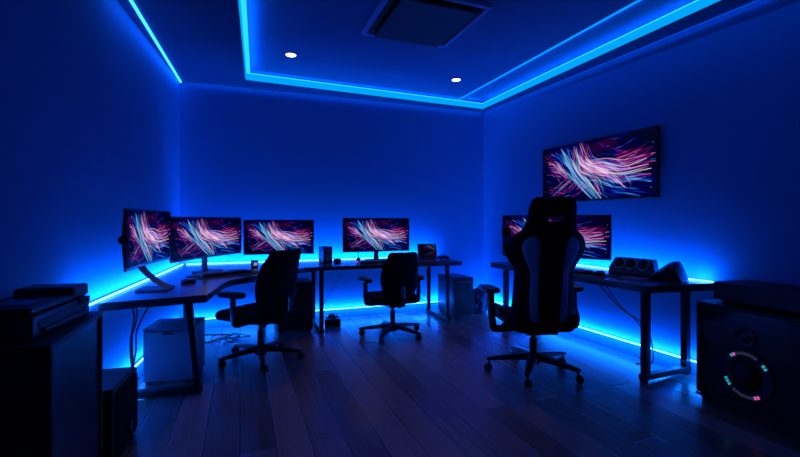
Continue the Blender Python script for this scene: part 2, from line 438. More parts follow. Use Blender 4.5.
# downlights
for (x, y), lb in (((.470, 4.30), 'round white ceiling downlight on the left, near the back edge of the tray'),
                   ((2.35, 4.39), 'round white ceiling downlight on the right, near the tray corner')):
    d = thing('downlight', lb, 'light', (x, y, CEIL-.018), group='ceiling downlights')
    bm = bmesh.new(); lathe(bm, [(.06, 0), (.06, -.006), (.052, -.008), (.048, -.004), (.048, 0)]); link('rim', bm, M['silver'], d, smooth=True)
    bm = bmesh.new(); lathe(bm, [(.047, -.001), (.047, -.007), (.02, -.009)]); link('lens', bm, M['lamp'], d)
def spot(loc, tgt, e, col, ang=110, blend=.8, r=.04):
    l = bpy.data.lights.new('spot', 'SPOT'); l.energy = e; l.color = col; l.spot_size = math.radians(ang); l.spot_blend = blend; l.shadow_soft_size = r
    o = bpy.data.objects.new('downlight_beam', l); C.objects.link(o); o.location = loc
    o.rotation_euler = (Vector(tgt) - Vector(loc)).to_track_quat('-Z', 'Y').to_euler()
spot((.470, 4.30, CEIL-.05), (.55, 3.3, 0), 9.0, (1, .55, .55), 76)
spot((2.35, 4.39, CEIL-.05), (1.75, 3.3, 0), 9.0, (1, .55, .55), 76)

# ------------------------------------------------------------------ desks
def post(name, x, y, z0, z1, w, parent, d=None):
    d = d or w
    return link(name, box(x-w/2, x+w/2, y-d/2, y+d/2, z0, z1), M['deskedge'], parent, bevel=.004)

# corner desk along the left wall and into the back corner
cd = thing('corner_desk', 'black L-shaped corner desk along the left wall carrying three wide monitors', 'desk', (-.2, 4.3, 0))
ox, oy = -.2, 4.3
edge = smoothpath([(-.205, 3.05, 0), (-.155, 3.36, 0), (-.09, 3.68, 0), (.06, 3.86, 0), (.24, 4.02, 0), (.48, 4.28, 0), (.62, 4.42, 0), (.748, 4.45, 0)], 4)
pts = [(p.x-ox, p.y-oy) for p in edge] + [(.748-ox, YB-.06-oy), (XL(YB-.06)+.06-ox, YB-.06-oy), (XL(2.96)+.05-ox, 2.96-oy)]
bm = bmesh.new(); prism(bm, pts, HB-.05, HB); link('desk_top', bm, M['desk'], cd, bevel=.004)
rzl = -.0963
def lw(x, y): return (x-ox, y-oy)
for x, y in ((-.275, 3.24),):
    bm = bmesh.new(); loft(bm, [[(a+dx, b, z) for a, b in rrect(.045, .045, .004, 1)] for z, dx in ((.05, 0), (HB-.05, -.055))])
    link('leg', bm, M['deskedge'], cd, loc=(*lw(x, y), 0))
link('foot_rail', box(-.49, .03, -.03, .03, .012, .06), M['deskedge'], cd, loc=(-.275-ox, 3.24-oy, 0), rot=(0, 0, -.09), bevel=.006)
for x, y in ((-.46, 4.34), (-.52, 5.0), (.25, 5.0)):
    post('leg', *lw(x, y), 0, HB-.05, .05, cd)
link('cross_rail', box(-.55, .62, -.02, .02, HB-.1, HB-.05), M['deskedge'], cd, loc=(-ox, 5.0-oy, 0))

# straight back desk
bd = thing('straight_desk', 'black straight desk against the back wall with a single wide monitor', 'desk', (1.6, 4.8, 0))
link('desk_top', box(-.848, .86, -.35, .34, HB-.045, HB), M['desk'], bd, bevel=.004)
for X in (-.79, .70):
    post('leg', X, -.28, .045, HB-.045, .042, bd)
    post('leg', X, .25, .045, HB-.045, .042, bd)
    link('foot_rail', box(X-.022, X+.022, -.34, .30, .008, .045), M['deskedge'], bd, bevel=.004)
link('cross_rail', box(-.76, .67, .22, .245, HB-.09, HB-.045), M['deskedge'], bd)

# right desk
rd = thing('right_desk', 'long black desk against the right wall with the three-driver speaker on it', 'desk', (XR(3.15)-.36, 3.15, 0), .035)
bm = bmesh.new(); prism(bm, [(-.245, -.93), (.335, -1.03), (.335, .93), (-.29, .93)], HR-.055, HR); link('desk_top', bm, M['desk'], rd, bevel=.004)
for Y in (-.84, .84):
    post('leg', -.15, Y, .05, HR-.055, .05, rd)
    post('leg', .295, Y, .05, HR-.055, .05, rd)
    bm = box(-.19, .33, Y-.028, Y+.028, .02, .06)
    bx(bm, -.185, -.145, Y-.022, Y+.022, 0, .02); bx(bm, .28, .32, Y-.022, Y+.022, 0, .02)
    link('foot_rail', bm, M['deskedge'], rd, bevel=.004)
link('cross_rail', box(.27, .295, -.82, .82, HR-.10, HR-.055), M['deskedge'], rd)

# ------------------------------------------------------------------ monitors
def monitor(name, label, cat, L, R, z0, z1, zdesk, sag=.03, stand='plate', group=None, knob=False):
    """L, R: left and right ends of the panel as its viewer sees it"""
    L = Vector((*L, 0)); R = Vector((*R, 0)); mid = (L+R)/2; d = R-L; W = d.length
    t = thing(name, label, cat, (mid.x, mid.y, zdesk), math.atan2(d.y, d.x), group)
    z0 -= zdesk; z1 -= zdesk
    K = 12
    def cy(x): return sag*(1 - (2*x/W)**2)
    front, back = [], []
    xs = [-W/2 + W*i/K for i in range(K+1)]
    bm = bmesh.new()
    rings = [[(x, cy(x), z0), (x, cy(x), z1), (x, cy(x)+.012, z1-.004), (x, cy(x)+.022+.012*(1-(2*x/W)**2), (z0+z1)/2+.05), (x, cy(x)+.022+.012*(1-(2*x/W)**2), (z0+z1)/2-.05), (x, cy(x)+.012, z0+.004)] for x in xs]
    loft(bm, rings); link('housing', bm, M['plastic'], t)
    bz = .011
    def pt(u, v):
        x = -W/2+bz + (W-2*bz)*u
        return (x, cy(x)-.003, z0+bz+.008 + (z1-z0-2*bz-.008)*v)
    sc_o = screen_mesh('screen', pt, t); sc_o['label'] = 'glowing screen showing streaming pink and blue light fibres'
    bm = box(-.02, .02, sag-.004, sag+.001, z0+.004, z0+.011); link('badge', bm, M['grey'], t)
    if stand == 'plate':
        bm = bmesh.new(); loft(bm, [[(x*s_, y+.03, z) for x, y in ((-1, -.012), (1, -.012), (1, .018), (-1, .018))] for z, s_ in ((.012, .032), (z0*.6, .026), (z0+.12, .030))])
        link('stand_neck', bm, M['grey'], t, loc=(0, sag+.004, 0), bevel=.004)
        bm = bmesh.new(); cushion(bm, .26, .19, 0, .014, .03, .005); link('stand_base', bm, M['grey'], t, loc=(0, sag, 0))
    elif stand == 'slant':
        bm = bmesh.new()
        path = smoothpath([(0, sag+.045, z0+.10), (0, sag+.045, z0-.0), (0, sag+.0, .11), (0, -.05, .045), (0, -.10, .014)], 4)
        rings = []
        for i, p in enumerate(path):
            w = .045 + .035*i/len(path); th = .013
            rings.append([(-w, p.y-th, p.z-th*.3), (w, p.y-th, p.z-th*.3), (w, p.y+th, p.z+th*.9), (-w, p.y+th, p.z+th*.9)])
        loft(bm, rings); link('stand_neck', bm, M['grey'], t, bevel=.003)
        bm = bmesh.new(); cushion(bm, .20, .21, 0, .012, .02, .004); link('stand_base', bm, M['grey'], t, loc=(0, -.025, 0))
    if knob:
        bm = bmesh.new(); lathe(bm, [(.024, 0), (.030, -.004), (.030, -.009), (.02, -.012)], 16, 'x')
        link('side_knob', bm, M['plastic'], t, loc=(-W/2+.007, .014, (z0+z1)/2+.0))
    return t, W

GRP = 'ultrawide monitors on the desks'
monitor('monitor', 'leftmost wide monitor on a slanted stand, turned along the left wall', 'monitor', (-.638, 2.955), (-.527, 3.875), .887, 1.272, HB, .025, 'slant', GRP, knob=True)
monitor('monitor', 'middle of the three joined wide monitors, across the back left corner', 'monitor', (-.525, 3.885), (.015, 4.86), .848, 1.228, HB, .03, 'plate', GRP)
monitor('monitor', 'wide monitor behind the left office chair, right end of the joined three', 'monitor', (.035, 4.885), (.775, 4.80), .822, 1.203, HB, .02, 'plate', GRP)
monitor('monitor', 'single wide monitor on the straight desk at the middle of the back wall', 'monitor', (1.14, 4.95), (1.98, 4.93), .816, 1.224, HB, .0, 'plate', GRP)
monitor('monitor', 'wide monitor on the right desk, mostly hidden behind the gaming chair', 'monitor', (2.62, 3.86), (3.225, 3.00), .825, 1.25, HR, .02, 'plate', GRP)
# television on the right wall
yA, yB = 3.94, 2.56
tv = thing('television', 'large wide television mounted high on the right wall', 'television', (XR((yA+yB)/2)-.001, (yA+yB)/2, 1.39), .035)
w = (yA-yB)/2
link('housing', box(-.055, -.02, -w, w, 0, .605), M['plastic'], tv, bevel=.004)
link('wall_bracket', box(-.02, 0, -.3, .3, .12, .48), M['metal'], tv)
screen_mesh('screen', lambda u, v: (-.0565, (w-.012)*(1-2*u), .018+.575*v), tv)['label'] = 'glowing screen showing streaming pink and blue light fibres'
link('badge', box(-.057, -.055, -.03, .03, .004, .012), M['grey'], tv)

# ------------------------------------------------------------------ chairs
def star_base(t, phase, R, thick, zhub):
    """five legs, each with its caster; angles are in the world's frame less the chair's turn"""
    bm = bmesh.new(); lathe(bm, [(.02, zhub-.07), (.045, zhub-.065), (.05, zhub), (.034, zhub+.02), (.02, zhub+.02)], 20)
    link('base_hub', bm, M['plastic'], t, smooth=True)
    for k in range(5):
        a = phase + k*2*PI/5
        bm = bmesh.new(); rings = []
        for r, z, w, h in ((.03, zhub-.01, thick*1.15, .05), (R*.5, zhub-.022, thick*.9, .036), (R*.92, zhub-.04, thick*.7, .026), (R*1.03, zhub-.045, thick*.5, .018)):
            rings.append([(r, w*cx, z-h/2+h*cz) for cx, cz in ((-.5, 0), (.5, 0), (.5, .7), (.3, 1), (-.3, 1), (-.5, .7))])
        loft(bm, rings)
        leg = link('leg', bm, M['plastic'], t, rot=(0, 0, a), bevel=.003)
        bm = bmesh.new()
        cyl(bm, (0, 0, zhub-.05), (0, 0, .04), .009, 10)
        for s in (-1, 1): lathe(bm, [(.012, -.008), (.026, -.008), (.029, -.003), (.029, .003), (.026, .008), (.012, .008)], 18, 'y', (.012, s*.015, .029))
        # hood over the two wheels
        rr = []
        for y in (-.008, .008):
            rr.append([(.012+.033*math.cos(q), y, .029+.033*math.sin(q)) for q in [PI*j/8 for j in range(9)]])
        loft(bm, rr)
        link('caster', bm, M['plastic'], leg, loc=(R*.97, 0, 0), rot=(0, 0, random.uniform(0, 6)), smooth=False)

def back_shell(prof, K=20, exp=3.2):
    """prof rows: (z, half width, spine y, half thickness, edge curl forward)"""
    rings = []
    for z, hw, y, ht, curl in prof:
        rg = []
        for k in range(K):
            a = 2*PI*k/K; c, s = math.cos(a), math.sin(a)
            x = hw*math.copysign(abs(c)**(2/exp), c); dy = ht*math.copysign(abs(s)**(2/exp), s)
            rg.append((x, y + dy + curl*(x/max(hw, .01))**2, z))
        rings.append(rg)
    return rings

def dense(prof, k=5):
    P = [Vector((p[0], p[1], p[2])) for p in prof]; Q = [Vector((p[3], p[4], 0)) for p in prof]
    A = smoothpath(P, k); B = smoothpath(Q, k)
    return [(a.x, a.y, a.z, b.x, b.y) for a, b in zip(A, B)]

def office_chair(label, x, y, face, phase, top, seatz, W=.235):
    rz = face - PI/2
    t = thing('office_chair', label, 'chair', (x, y, 0), rz, 'black office chairs')
    star_base(t, phase - rz, .34, .055, .115)
    bm = bmesh.new(); cyl(bm, (0, 0, .12), (0, 0, .26), .027, 16); cyl(bm, (0, 0, .26), (0, 0, seatz-.10), .017, 16)
    link('gas_lift', bm, M['metal'], t, smooth=False)
    bm = box(-.09, .09, -.13, .10, seatz-.115, seatz-.07); cyl(bm, (.09, .03, seatz-.09), (.24, .03, seatz-.095), .007, 8)
    link('tilt_mechanism', bm, M['plastic'], t, bevel=.005)
    bm = bmesh.new(); cushion(bm, .51, .54, seatz-.075, seatz, .11, .033, .012, lambda X, Y: -.10*max(0, Y-.12)**1.3)
    link('seat', bm, M['fabric'], t, loc=(0, .05, 0), smooth=True)
    h = top - seatz
    prof = [(seatz-.06, W*.55, -.19, .012, .02), (seatz-.03, W*.74, -.20, .024, .03), (seatz+.05, W*.86, -.215, .030, .035), (seatz+h*.3, W*.99, -.225, .034, .045),
            (seatz+h*.5, W*1.0, -.235, .034, .05), (seatz+h*.75, W*.92, -.265, .03, .045), (top-.06, W*.82, -.295, .026, .035), (top-.015, W*.76, -.308, .018, .03), (top, W*.62, -.312, .006, .025)]
    bm = bmesh.new(); loft(bm, back_shell(dense(prof))); link('backrest', bm, M['fabric'], t, smooth=True)
    bm = bmesh.new()
    tube(bm, smoothpath([(0, -.05, seatz-.095), (0, -.20, seatz-.09), (0, -.275, seatz-.03), (0, -.285, seatz+.12)], 4), .02, 8)
    link('back_bracket', bm, M['plastic'], t)
    for s in (-1, 1):
        bm = bmesh.new()
        tube(bm, smoothpath([(s*.14, .0, seatz-.085), (s*.27, .0, seatz-.08), (s*.295, .0, seatz-.02), (s*.295, .01, seatz+.15)], 4), .024, 8)
        arm = link('armrest', bm, M['plastic'], t)
        bm = bmesh.new(); cushion(bm, .085, .27, seatz+.14, seatz+.185, .038, .018, .004, lambda X, Y: -.9*max(0, Y-.03)**2)
        link('arm_pad', bm, M['plastic'], arm, loc=(s*.29, .03, 0), smooth=True)
    return t

rad = math.radians
office_chair('black office chair nearer the camera, turned toward the corner desk on the left', .165, 3.83, rad(134), rad(270), .955, .44, .245)
office_chair('black office chair pushed up to the straight desk at the back wall', 1.485, 4.16, rad(92), rad(15), .885, .43, .20)

# gaming chair
gf = rad(75); grz = gf - PI/2
gc = thing('gaming_chair', 'tall black gaming chair with two blue back stripes at the right desk', 'chair', (2.17, 2.77, 0), grz)
star_base(gc, rad(225)-grz, .355, .07, .14)
bm = bmesh.new(); cyl(bm, (0, 0, .14), (0, 0, .27), .032, 16); cyl(bm, (0, 0, .27), (0, 0, .36), .02, 16); link('gas_lift', bm, M['metal'], gc)
bm = box(-.12, .12, -.17, .12, .335, .375); cyl(bm, (.1, .03, .355), (.29, .05, .345), .008, 8); cyl(bm, (-.1, .0, .355), (-.27, .0, .345), .008, 8)
link('tilt_mechanism', bm, M['plastic'], gc, bevel=.006)
bm = bmesh.new(); cushion(bm, .58, .56, .365, .475, .10, .045, .0, lambda X, Y: .07*max(0, abs(X)-.19)/.1*(1 if Y > -.2 else .6) - .6*max(0, Y-.18)**1.6)
link('seat', bm, M['leather'], gc, loc=(0, .03, 0), smooth=True)
gprof = [(.395, .20, -.215, .012, .02), (.41, .225, -.22, .04, .03), (.50, .245, -.235, .05, .06), (.66, .232, -.25, .05, .075), (.82, .228, -.27, .05, .085), (.90, .27, -.285, .05, .10),
         (.97, .312, -.297, .05, .11), (1.02, .310, -.306, .05, .105), (1.08, .268, -.317, .05, .075), (1.13, .205, -.327, .048, .045), (1.20, .182, -.340, .045, .03), (1.29, .172, -.357, .042, .022), (1.345, .155, -.368, .03, .015), (1.362, .13, -.372, .012, .01)]
GD = dense(gprof, 6)
bm = bmesh.new(); loft(bm, back_shell(GD, 40, 3.6)); back = link('backrest', bm, M['leather'], gc, smooth=True)
# slot through the headrest
bm = bmesh.new(); loft(bm, [[(x, y, 1.205+z) for x, z in rrect(.115, .036, .015)] for y in (-.6, -.1)])
cut = link('cutter', bm, M['leather'], gc)
md = back.modifiers.new('slot', 'BOOLEAN'); md.object = cut; md.operation = 'DIFFERENCE'; md.solver = 'EXACT'
bpy.context.view_layer.update()
me = bpy.data.meshes.new_from_object(back.evaluated_get(bpy.context.evaluated_depsgraph_get()))
back.modifiers.clear(); back.data = me
bpy.data.objects.remove(cut, do_unlink=True)
def gback(x, z):
    for a, b in zip(GD, GD[1:]):
        if a[0] <= z <= b[0]:
            t = (z-a[0])/max(b[0]-a[0], 1e-6); m = [p+(q-p)*t for p, q in zip(a, b)]
            hw = m[1]; r = min(abs(x)/hw, .999)
            return m[2] - m[3]*(1-r**3.6)**(1/3.6) + m[4]*r*r
    return -.3
for s in (-1, 1):
    ol = [(.46, .075, .130), (.55, .082, .142), (.70, .086, .145), (.82, .088, .145), (.90, .092, .180), (.98, .095, .212), (1.03, .100, .212), (1.065, .120, .185), (1.085, .142, .156)]
    oo = smoothpath([(z, a, b) for z, a, b in ol], 4)
    bm = bmesh.new(); rows = []
    for p in oo:
        rows.append([bm.verts.new((s*(p.y+(p.z-p.y)*i/4), gback(p.y+(p.z-p.y)*i/4, p.x)-.003, p.x)) for i in range(5)])
    for r0, r1 in zip(rows, rows[1:]):
        for i in range(4): bm.faces.new((r0[i], r0[i+1], r1[i+1], r1[i]))
    o = link('back_stripe', bm, M['stripe'], gc, smooth=True); o['label'] = 'blue stripe on the chair back'
    sm = o.modifiers.new('t', 'SOLIDIFY'); sm.thickness = .004
for s in (-1, 1):
    bm = bmesh.new()
    tube(bm, smoothpath([(s*.15, 0, .36), (s*.31, 0, .35), (s*.33, .0, .39), (s*.338, .01, .48), (s*.34, .03, .645)], 4), .03, 8)
    arm = link('armrest', bm, M['plastic'], gc)
    bm = bmesh.new(); cushion(bm, .115, .30, .635, .675, .05, .018, .003, lambda X, Y: -.8*max(0, Y-.04)**2); link('arm_pad', bm, M['plastic'], arm, loc=(s*.34, .07, 0), smooth=True)
    bm = bmesh.new(); lathe(bm, [(.02, -.014), (.046, -.012), (.05, 0), (.046, .012), (.02, .014)], 20, 'x'); link('recline_hinge', bm, M['plastic'], gc, loc=(s*.235, -.20, .44), smooth=True)

# ------------------------------------------------------------------ desktop items
def keyboard(label, x, y, z, rz, w=.44, d=.14):
    t = thing('keyboard', label, 'keyboard', (x, y, z), rz, 'keyboards on the desks')
    bm = bmesh.new(); cushion(bm, w, d, 0, .018, .012, .004); link('body', bm, M['plastic'], t)
    bm = bmesh.new(); nx, ny = 15, 5
    for i in range(nx):
        for j in range(ny):
            px = -w/2+.012+(w-.024)/nx*i; py = -d/2+.012+(d-.024)/ny*j
            bx(bm, px+.002, px+(w-.024)/nx-.002, py+.002, py+(d-.024)/ny-.002, .018, .026)
    link('keys', bm, M['grey'], t)
    return t
def mouse(label, x, y, z, rz, mat):
    t = thing('computer_mouse', label, 'mouse', (x, y, z), rz, 'computer mice')
    bm = bmesh.new(); cushion(bm, .062, .11, 0, .034, .028, .016, .006); link('body', bm, mat, t, smooth=True)
    bm = bmesh.new(); lathe(bm, [(.004, -.004), (.009, -.003), (.009, .003), (.004, .004)], 12, 'x', (0, .03, .034)); link('scroll_wheel', bm, M['grey'], t)
    return t

mt = surf('desk_mat', (.022, .022, .028), .75, nscale=200, namp=.3)
bm = bmesh.new(); cushion(bm, .60, .26, 0, .004, .02, .001)
tag(link('desk_mat', bm, mt, loc=(-.12, 4.12, HB), rot=(0, 0, rad(30))), 'long dark desk mat in front of the middle joined monitor', 'mat')
keyboard('dark keyboard on the corner desk in front of the middle joined monitor', -.13, 4.13, HB+.004, rad(30), .46, .15)
bm = bmesh.new(); lathe(bm, [(.05, 0), (.056, .004), (.056, .018), (.048, .026), (.02, .028)], 28)
tag(link('charging_puck', bm, M['plastic'], loc=(-.38, 3.71, HB), smooth=True), 'round black puck on the corner desk beside the slanted monitor stand', 'charger')
ck = thing('desk_clock', 'small black clock cube with a glowing face left of the near office chair', 'clock', (.14, 4.62, HB), rad(20))
link('body', box(-.035, .035, -.02, .02, 0, .075), M['plastic'], ck, bevel=.008)
link('face', box(-.018, .020, -.0225, -.0205, .022, .056), M['white'], ck)

# back desk items
def desk_speaker(label, x, y, z, rz):
    t = thing('desktop_speaker', label, 'speaker', (x, y, z), rz)
    link('cabinet', box(-.058, .058, -.065, .065, 0, .185), M['plastic'], t, bevel=.01)
    for zz, r in ((.062, .040), (.14, .024)):
        bm = bmesh.new(); lathe(bm, [(r, 0), (r, -.005), (r*.85, -.006), (r*.8, -.001), (r*.3, .004), (r*.25, 0)], 24, 'y')
        link('driver', bm, M['ring'], t, loc=(0, -.0655, zz), smooth=True)
    return t
desk_speaker('small black upright desktop speaker on the straight desk left of the monitor', .925, 4.90, HB, rad(18))
bm = bmesh.new(); cushion(bm, .085, .06, 0, .045, .02, .014, .004)
tag(link('usb_hub', bm, M['plastic'], loc=(1.045, 4.82, HB), rot=(0, 0, .3), smooth=True), 'small rounded black box at the foot of the upright desktop speaker', 'hub')
lamp = thing('webcam', 'small webcam lit red on a thin stalk left of the back monitor stand', 'webcam', (1.29, 4.80, HB))
bm = bmesh.new(); lathe(bm, [(.03, 0), (.032, .006), (.012, .014)], 20); link('base', bm, M['red'], lamp)
bm = bmesh.new(); tube(bm, smoothpath([(0, 0, .01), (0, .0, .06), (.01, .05, .12), (.02, .09, .15)], 4), .004, 6); link('stalk', bm, M['plastic'], lamp)
bm = bmesh.new(); cushion(bm, .05, .03, .01, .045, .012, .008); link('head', bm, M['plastic'], lamp, smooth=True)
keyboard('dark keyboard on the straight desk under the single back monitor', 1.47, 4.66, HB, 0, .42, .14)
tb = thing('tablet', 'small tablet standing on the right end of the straight desk', 'tablet', (2.20, 4.86, HB), rad(-8))
bm = bmesh.new(); prism(bm, [(-.125, 0), (.125, 0), (.125, .012), (-.125, .012)], 0, .195); link('body', bm, M['grey'], tb, rot=(rad(-12), 0, 0), bevel=.003)
ts = screen_mesh('screen', lambda u, v: (-.105+.21*u, -.0015, .028+.152*v), tb, ART[5:70, 0:70]*np.array([.35, .55, .55]), .35)
ts.rotation_euler = (rad(-12), 0, 0)
link('kickstand', box(-.05, .05, .0, .006, 0, .13), M['grey'], tb, loc=(0, .085, 0), rot=(rad(22), 0, 0))
gp = thing('game_controller', 'black game controller lying in front of the tablet', 'controller', (2.34, 4.74, HB), rad(20))
bm = bmesh.new(); cushion(bm, .10, .06, .012, .045, .025, .015, .004)
for s in (-1, 1): tube(bm, [(s*.045, .01, .03), (s*.062, -.03, .024), (s*.07, -.06, .017)], .02, 10, [.022, .019, .014])
link('body', bm, M['plastic'], gp, smooth=True)
for s in (-1, 1):
    bm = bmesh.new(); lathe(bm, [(.006, .045), (.006, .056), (.010, .058), (.010, .062), (.004, .063)], 14, 'z', (s*.025, -.01, 0)); link('thumb_stick', bm, M['grey'], gp)
bm = bmesh.new(); cushion(bm, .26, .10, 0, .006, .01, .002)
redmat = surf('painted_red_glow', (.45, .07, .10), .45, nscale=90)  # red glow and screen reflection put into the base colour
pd = tag(link('painted_glow_pad', bm, redmat, loc=(2.08, 4.64, HB), rot=(0, 0, -.05)), 'small red-lit pad in front of the tablet on the straight desk', 'mat')

# right desk items
def rw(off, y): return (XR(y)-off, y)
bm = bmesh.new(); cushion(bm, .24, .62, 0, .004, .02, .001)
tag(link('desk_mat', bm, mt, loc=(*rw(.47, 2.97), HR), rot=(0, 0, .035)), 'dark desk mat on the right desk beside the gaming chair', 'mat')
keyboard('dark keyboard on the right desk beside the gaming chair', *rw(.47, 3.06), HR+.004, rad(-88), .38, .14)
mouse('black mouse on the right desk mat near the three-driver speaker', *rw(.47, 2.76), HR+.004, rad(-80), M['plastic'])
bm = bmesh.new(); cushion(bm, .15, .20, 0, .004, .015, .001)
tag(link('painted_glow_pad', bm, redmat, loc=(2.965, 2.54, HR), rot=(0, 0, .1)), 'small painted pink reflection of the monitor on the right desk in front of the three-driver speaker', 'mat')  # added sheet standing in for the screen's reflection on the desk top
# three-driver speaker bar
sp = thing('soundbar_speaker', 'squat black speaker with three round drivers on the right desk', 'speaker', (3.185, 2.725, HR), rad(-80))
prof = [(-.20, 0), (-.20, .05), (-.165, .14), (.165, .14), (.20, .05), (.20, 0)]
bm = bmesh.new(); loft(bm, [[(x, y + z*.35, z) for x, z in prof] for y in (-.07, .015)]); link('cabinet', bm, M['plastic'], sp, bevel=.012, seg=3)
for i in (-1, 0, 1):
    bm = bmesh.new(); lathe(bm, [(.048, .0), (.056, 0), (.056, -.008), (.047, -.010), (.042, -.004), (.02, .006), (.016, .002)], 28, 'y')
    d = link('driver', bm, M['ring'], sp, loc=(i*.102, -.07+.092*.35-.001, .092), rot=(rad(-19), 0, 0), smooth=True)
    bm = bmesh.new(); lathe(bm, [(.044, -.002), (.015, .004), (.014, -.004), (.004, -.007)], 24, 'y'); link('cone', bm, M['cone'], d, smooth=True)
for i in range(9):
    bm = bmesh.new(); lathe(bm, [(.008, .002), (.008, -.008), (.004, -.009)], 10, 'y'); link('knob', bm, M['grey'], sp, loc=(-.15+i*.038, -.07+.02*.35, .02), rot=(rad(-19), 0, 0))
# wedge speaker
ws = thing('wedge_speaker', 'black wedge-shaped speaker at the near end of the right desk', 'speaker', (3.135, 2.375, HR), rad(-68))
bm = bmesh.new(); rings = []
for k in range(9):
    u = k/8; y = -.10+.20*u
    zt = .155*(1 - .25*(1-u)**2) ; xl = .0
    outl = smoothpath([(-.135, y, 0), (-.11, y, .03), (-.05, y, zt*.62), (.02, y, zt*.96), (.07, y, zt), (.095, y, zt*.75), (.12, y, zt*.3), (.135, y, 0)], 3)
    sc_ = (.86+.14*math.sin(PI*min(1, max(.0, u*1.0))))
    rings.append([(p.x*sc_, p.y, p.z*sc_) for p in outl])
loft(bm, rings); link('cabinet', bm, M['plastic'], ws, smooth=False, bevel=.004)
bm = bmesh.new(); lathe(bm, [(.044, .0), (.05, -.006), (.042, -.008), (.02, .004), (.004, .002)], 24, 'y'); link('driver', bm, M['cone'], ws, loc=(.03, -.1005, .055), smooth=True)
# headset hooked over the monitor's left edge
hs = thing('headset', 'black headset hooked over the left edge of the right desk monitor', 'headset', (2.645, 3.79, 1.0), rad(-55))
bm = bmesh.new(); tube(bm, [(.01+.0*math.cos(a), .085*math.cos(a)+.015, .085*math.sin(a)+.10) for a in [PI*k/14 for k in range(15)]], .012, 8); link('headband', bm, M['plastic'], hs, smooth=True)
for yy, lb in ((-.07, 0), (.10, 0)):
    bm = bmesh.new(); lathe(bm, [(.03, -.022), (.05, -.018), (.054, 0), (.05, .018), (.03, .022)], 24, 'y'); o = link('ear_cup', bm, M['plastic'], hs, loc=(.01, yy, .075), smooth=True)
    bm = bmesh.new(); lathe(bm, [(.036, 0), (.044, -.004), (.044, -.012), (.034, -.014)], 24, 'y'); link('ear_pad', bm, M['fabric'], o, loc=(0, -.018 if yy < 0 else .02, 0), smooth=True)

# ------------------------------------------------------------------ under the desks
bxr = thing('storage_box', 'pale blue-lit box cabinet with a slot handle under the corner desk', 'cabinet', (-.462, 3.66, 0), rad(-9))
link('body', box(-.17, .17, -.165, .175, .025, .395), M['pale'], bxr, bevel=.006)
link('lid', box(-.174, .174, -.17, .178, .395, .41), M['pale'], bxr, bevel=.004)
link('front_panel', box(-.166, .166, -.176, -.166, .03, .39), M['pale'], bxr, bevel=.004)
link('slot_handle', box(-.035, .035, -.179, -.1755, .365, .385), M['dark'], bxr)
for sx_, sy_ in ((-1, -1), (1, -1), (-1, 1), (1, 1)): link('foot', box(sx_*.14-.02, sx_*.14+.02, sy_*.13-.02, sy_*.13+.02, 0, .025), M['dark'], bxr)

dp = thing('drawer_pedestal', 'black drawer pedestal under the back desks behind the near office chair', 'cabinet', (.55, 4.82, 0), rad(0))
link('body', box(-.185, .185, -.22, .22, .03, .53), M['dark'], dp, bevel=.004)
for i, (z0, z1) in enumerate(((.035, .19), (.195, .35), (.355, .52))):
    d = link('drawer', box(-.178, .178, -.236, -.22, z0, z1), M['dark'], dp, bevel=.003)
    link('handle', box(-.05, .05, -.25, -.236, z1-.03, z1-.02), M['metal'], d)
bm = bmesh.new()
for sx_ in (-.15, .15):
    for sy_ in (-.18, .18): bx(bm, sx_-.02, sx_+.02, sy_-.02, sy_+.02, 0, .03)
link('feet', bm, M['plastic'], dp)

pc = thing('computer_tower', 'black computer tower on the floor at the right end of the straight desk', 'computer', (2.59, 4.86, 0), 0)
link('case', box(-.135, .135, -.22, .24, .02, .485), M['case'], pc, bevel=.006)
link('front_panel', box(-.13, .13, -.232, -.22, .03, .478), M['dark'], pc, bevel=.005)
link('drive_bay', box(-.09, .10, -.2345, -.2315, .425, .445), M['grey'], pc)
bm = bmesh.new(); lathe(bm, [(.008, 0), (.008, -.004), (.004, -.005)], 12, 'y'); link('power_button', bm, M['grey'], pc, loc=(.0, -.232, .27))
link('side_panel', box(-.139, -.135, -.19, .21, .05, .455), M['case'], pc, bevel=.002)
for sx_ in (-1, 1):
    for sy_ in (-.18, .20): link('foot', box(sx_*.1-.02, sx_*.1+.02, sy_-.02, sy_+.02, 0, .02), M['plastic'], pc)

pb = thing('power_brick', 'black adapter box with coiled leads on the floor under the straight desk', 'adapter', (1.01, 4.90, 0), rad(-12))
link('body', box(-.09, .09, -.14, .14, 0, .075), M['plastic'], pb, bevel=.008)
link('plug', box(-.05, .03, -.02, .08, .075, .105), M['grey'], pb, bevel=.006)
bm = bmesh.new(); tube(bm, smoothpath([(.0, -.1, .085), (.06, -.06, .087), (.07, .05, .087), (.02, .11, .087), (-.06, .08, .087), (-.07, -.03, .087), (-.01, -.11, .095), (.05, -.05, .10)], 5), .007, 6)
link('lead', bm, M['cable'], pb)

# crumpled clear bag in the right back corner
bm = bmesh.new(); bmesh.ops.create_icosphere(bm, subdivisions=4, radius=1)
for v in bm.verts:
    n = noise.noise(v.co*2.3)*.30 + abs(noise.noise(v.co*6.1))*.18
    v.co *= 1 + n
    v.co = Vector((v.co.x*.13, v.co.y*.12, max(0, v.co.z*.17 + .14)))
tag(link('plastic_bag', bm, M['bag'], loc=(2.92, 4.80, 0)), 'crumpled grey plastic bag on the floor in the right back corner', 'bag')

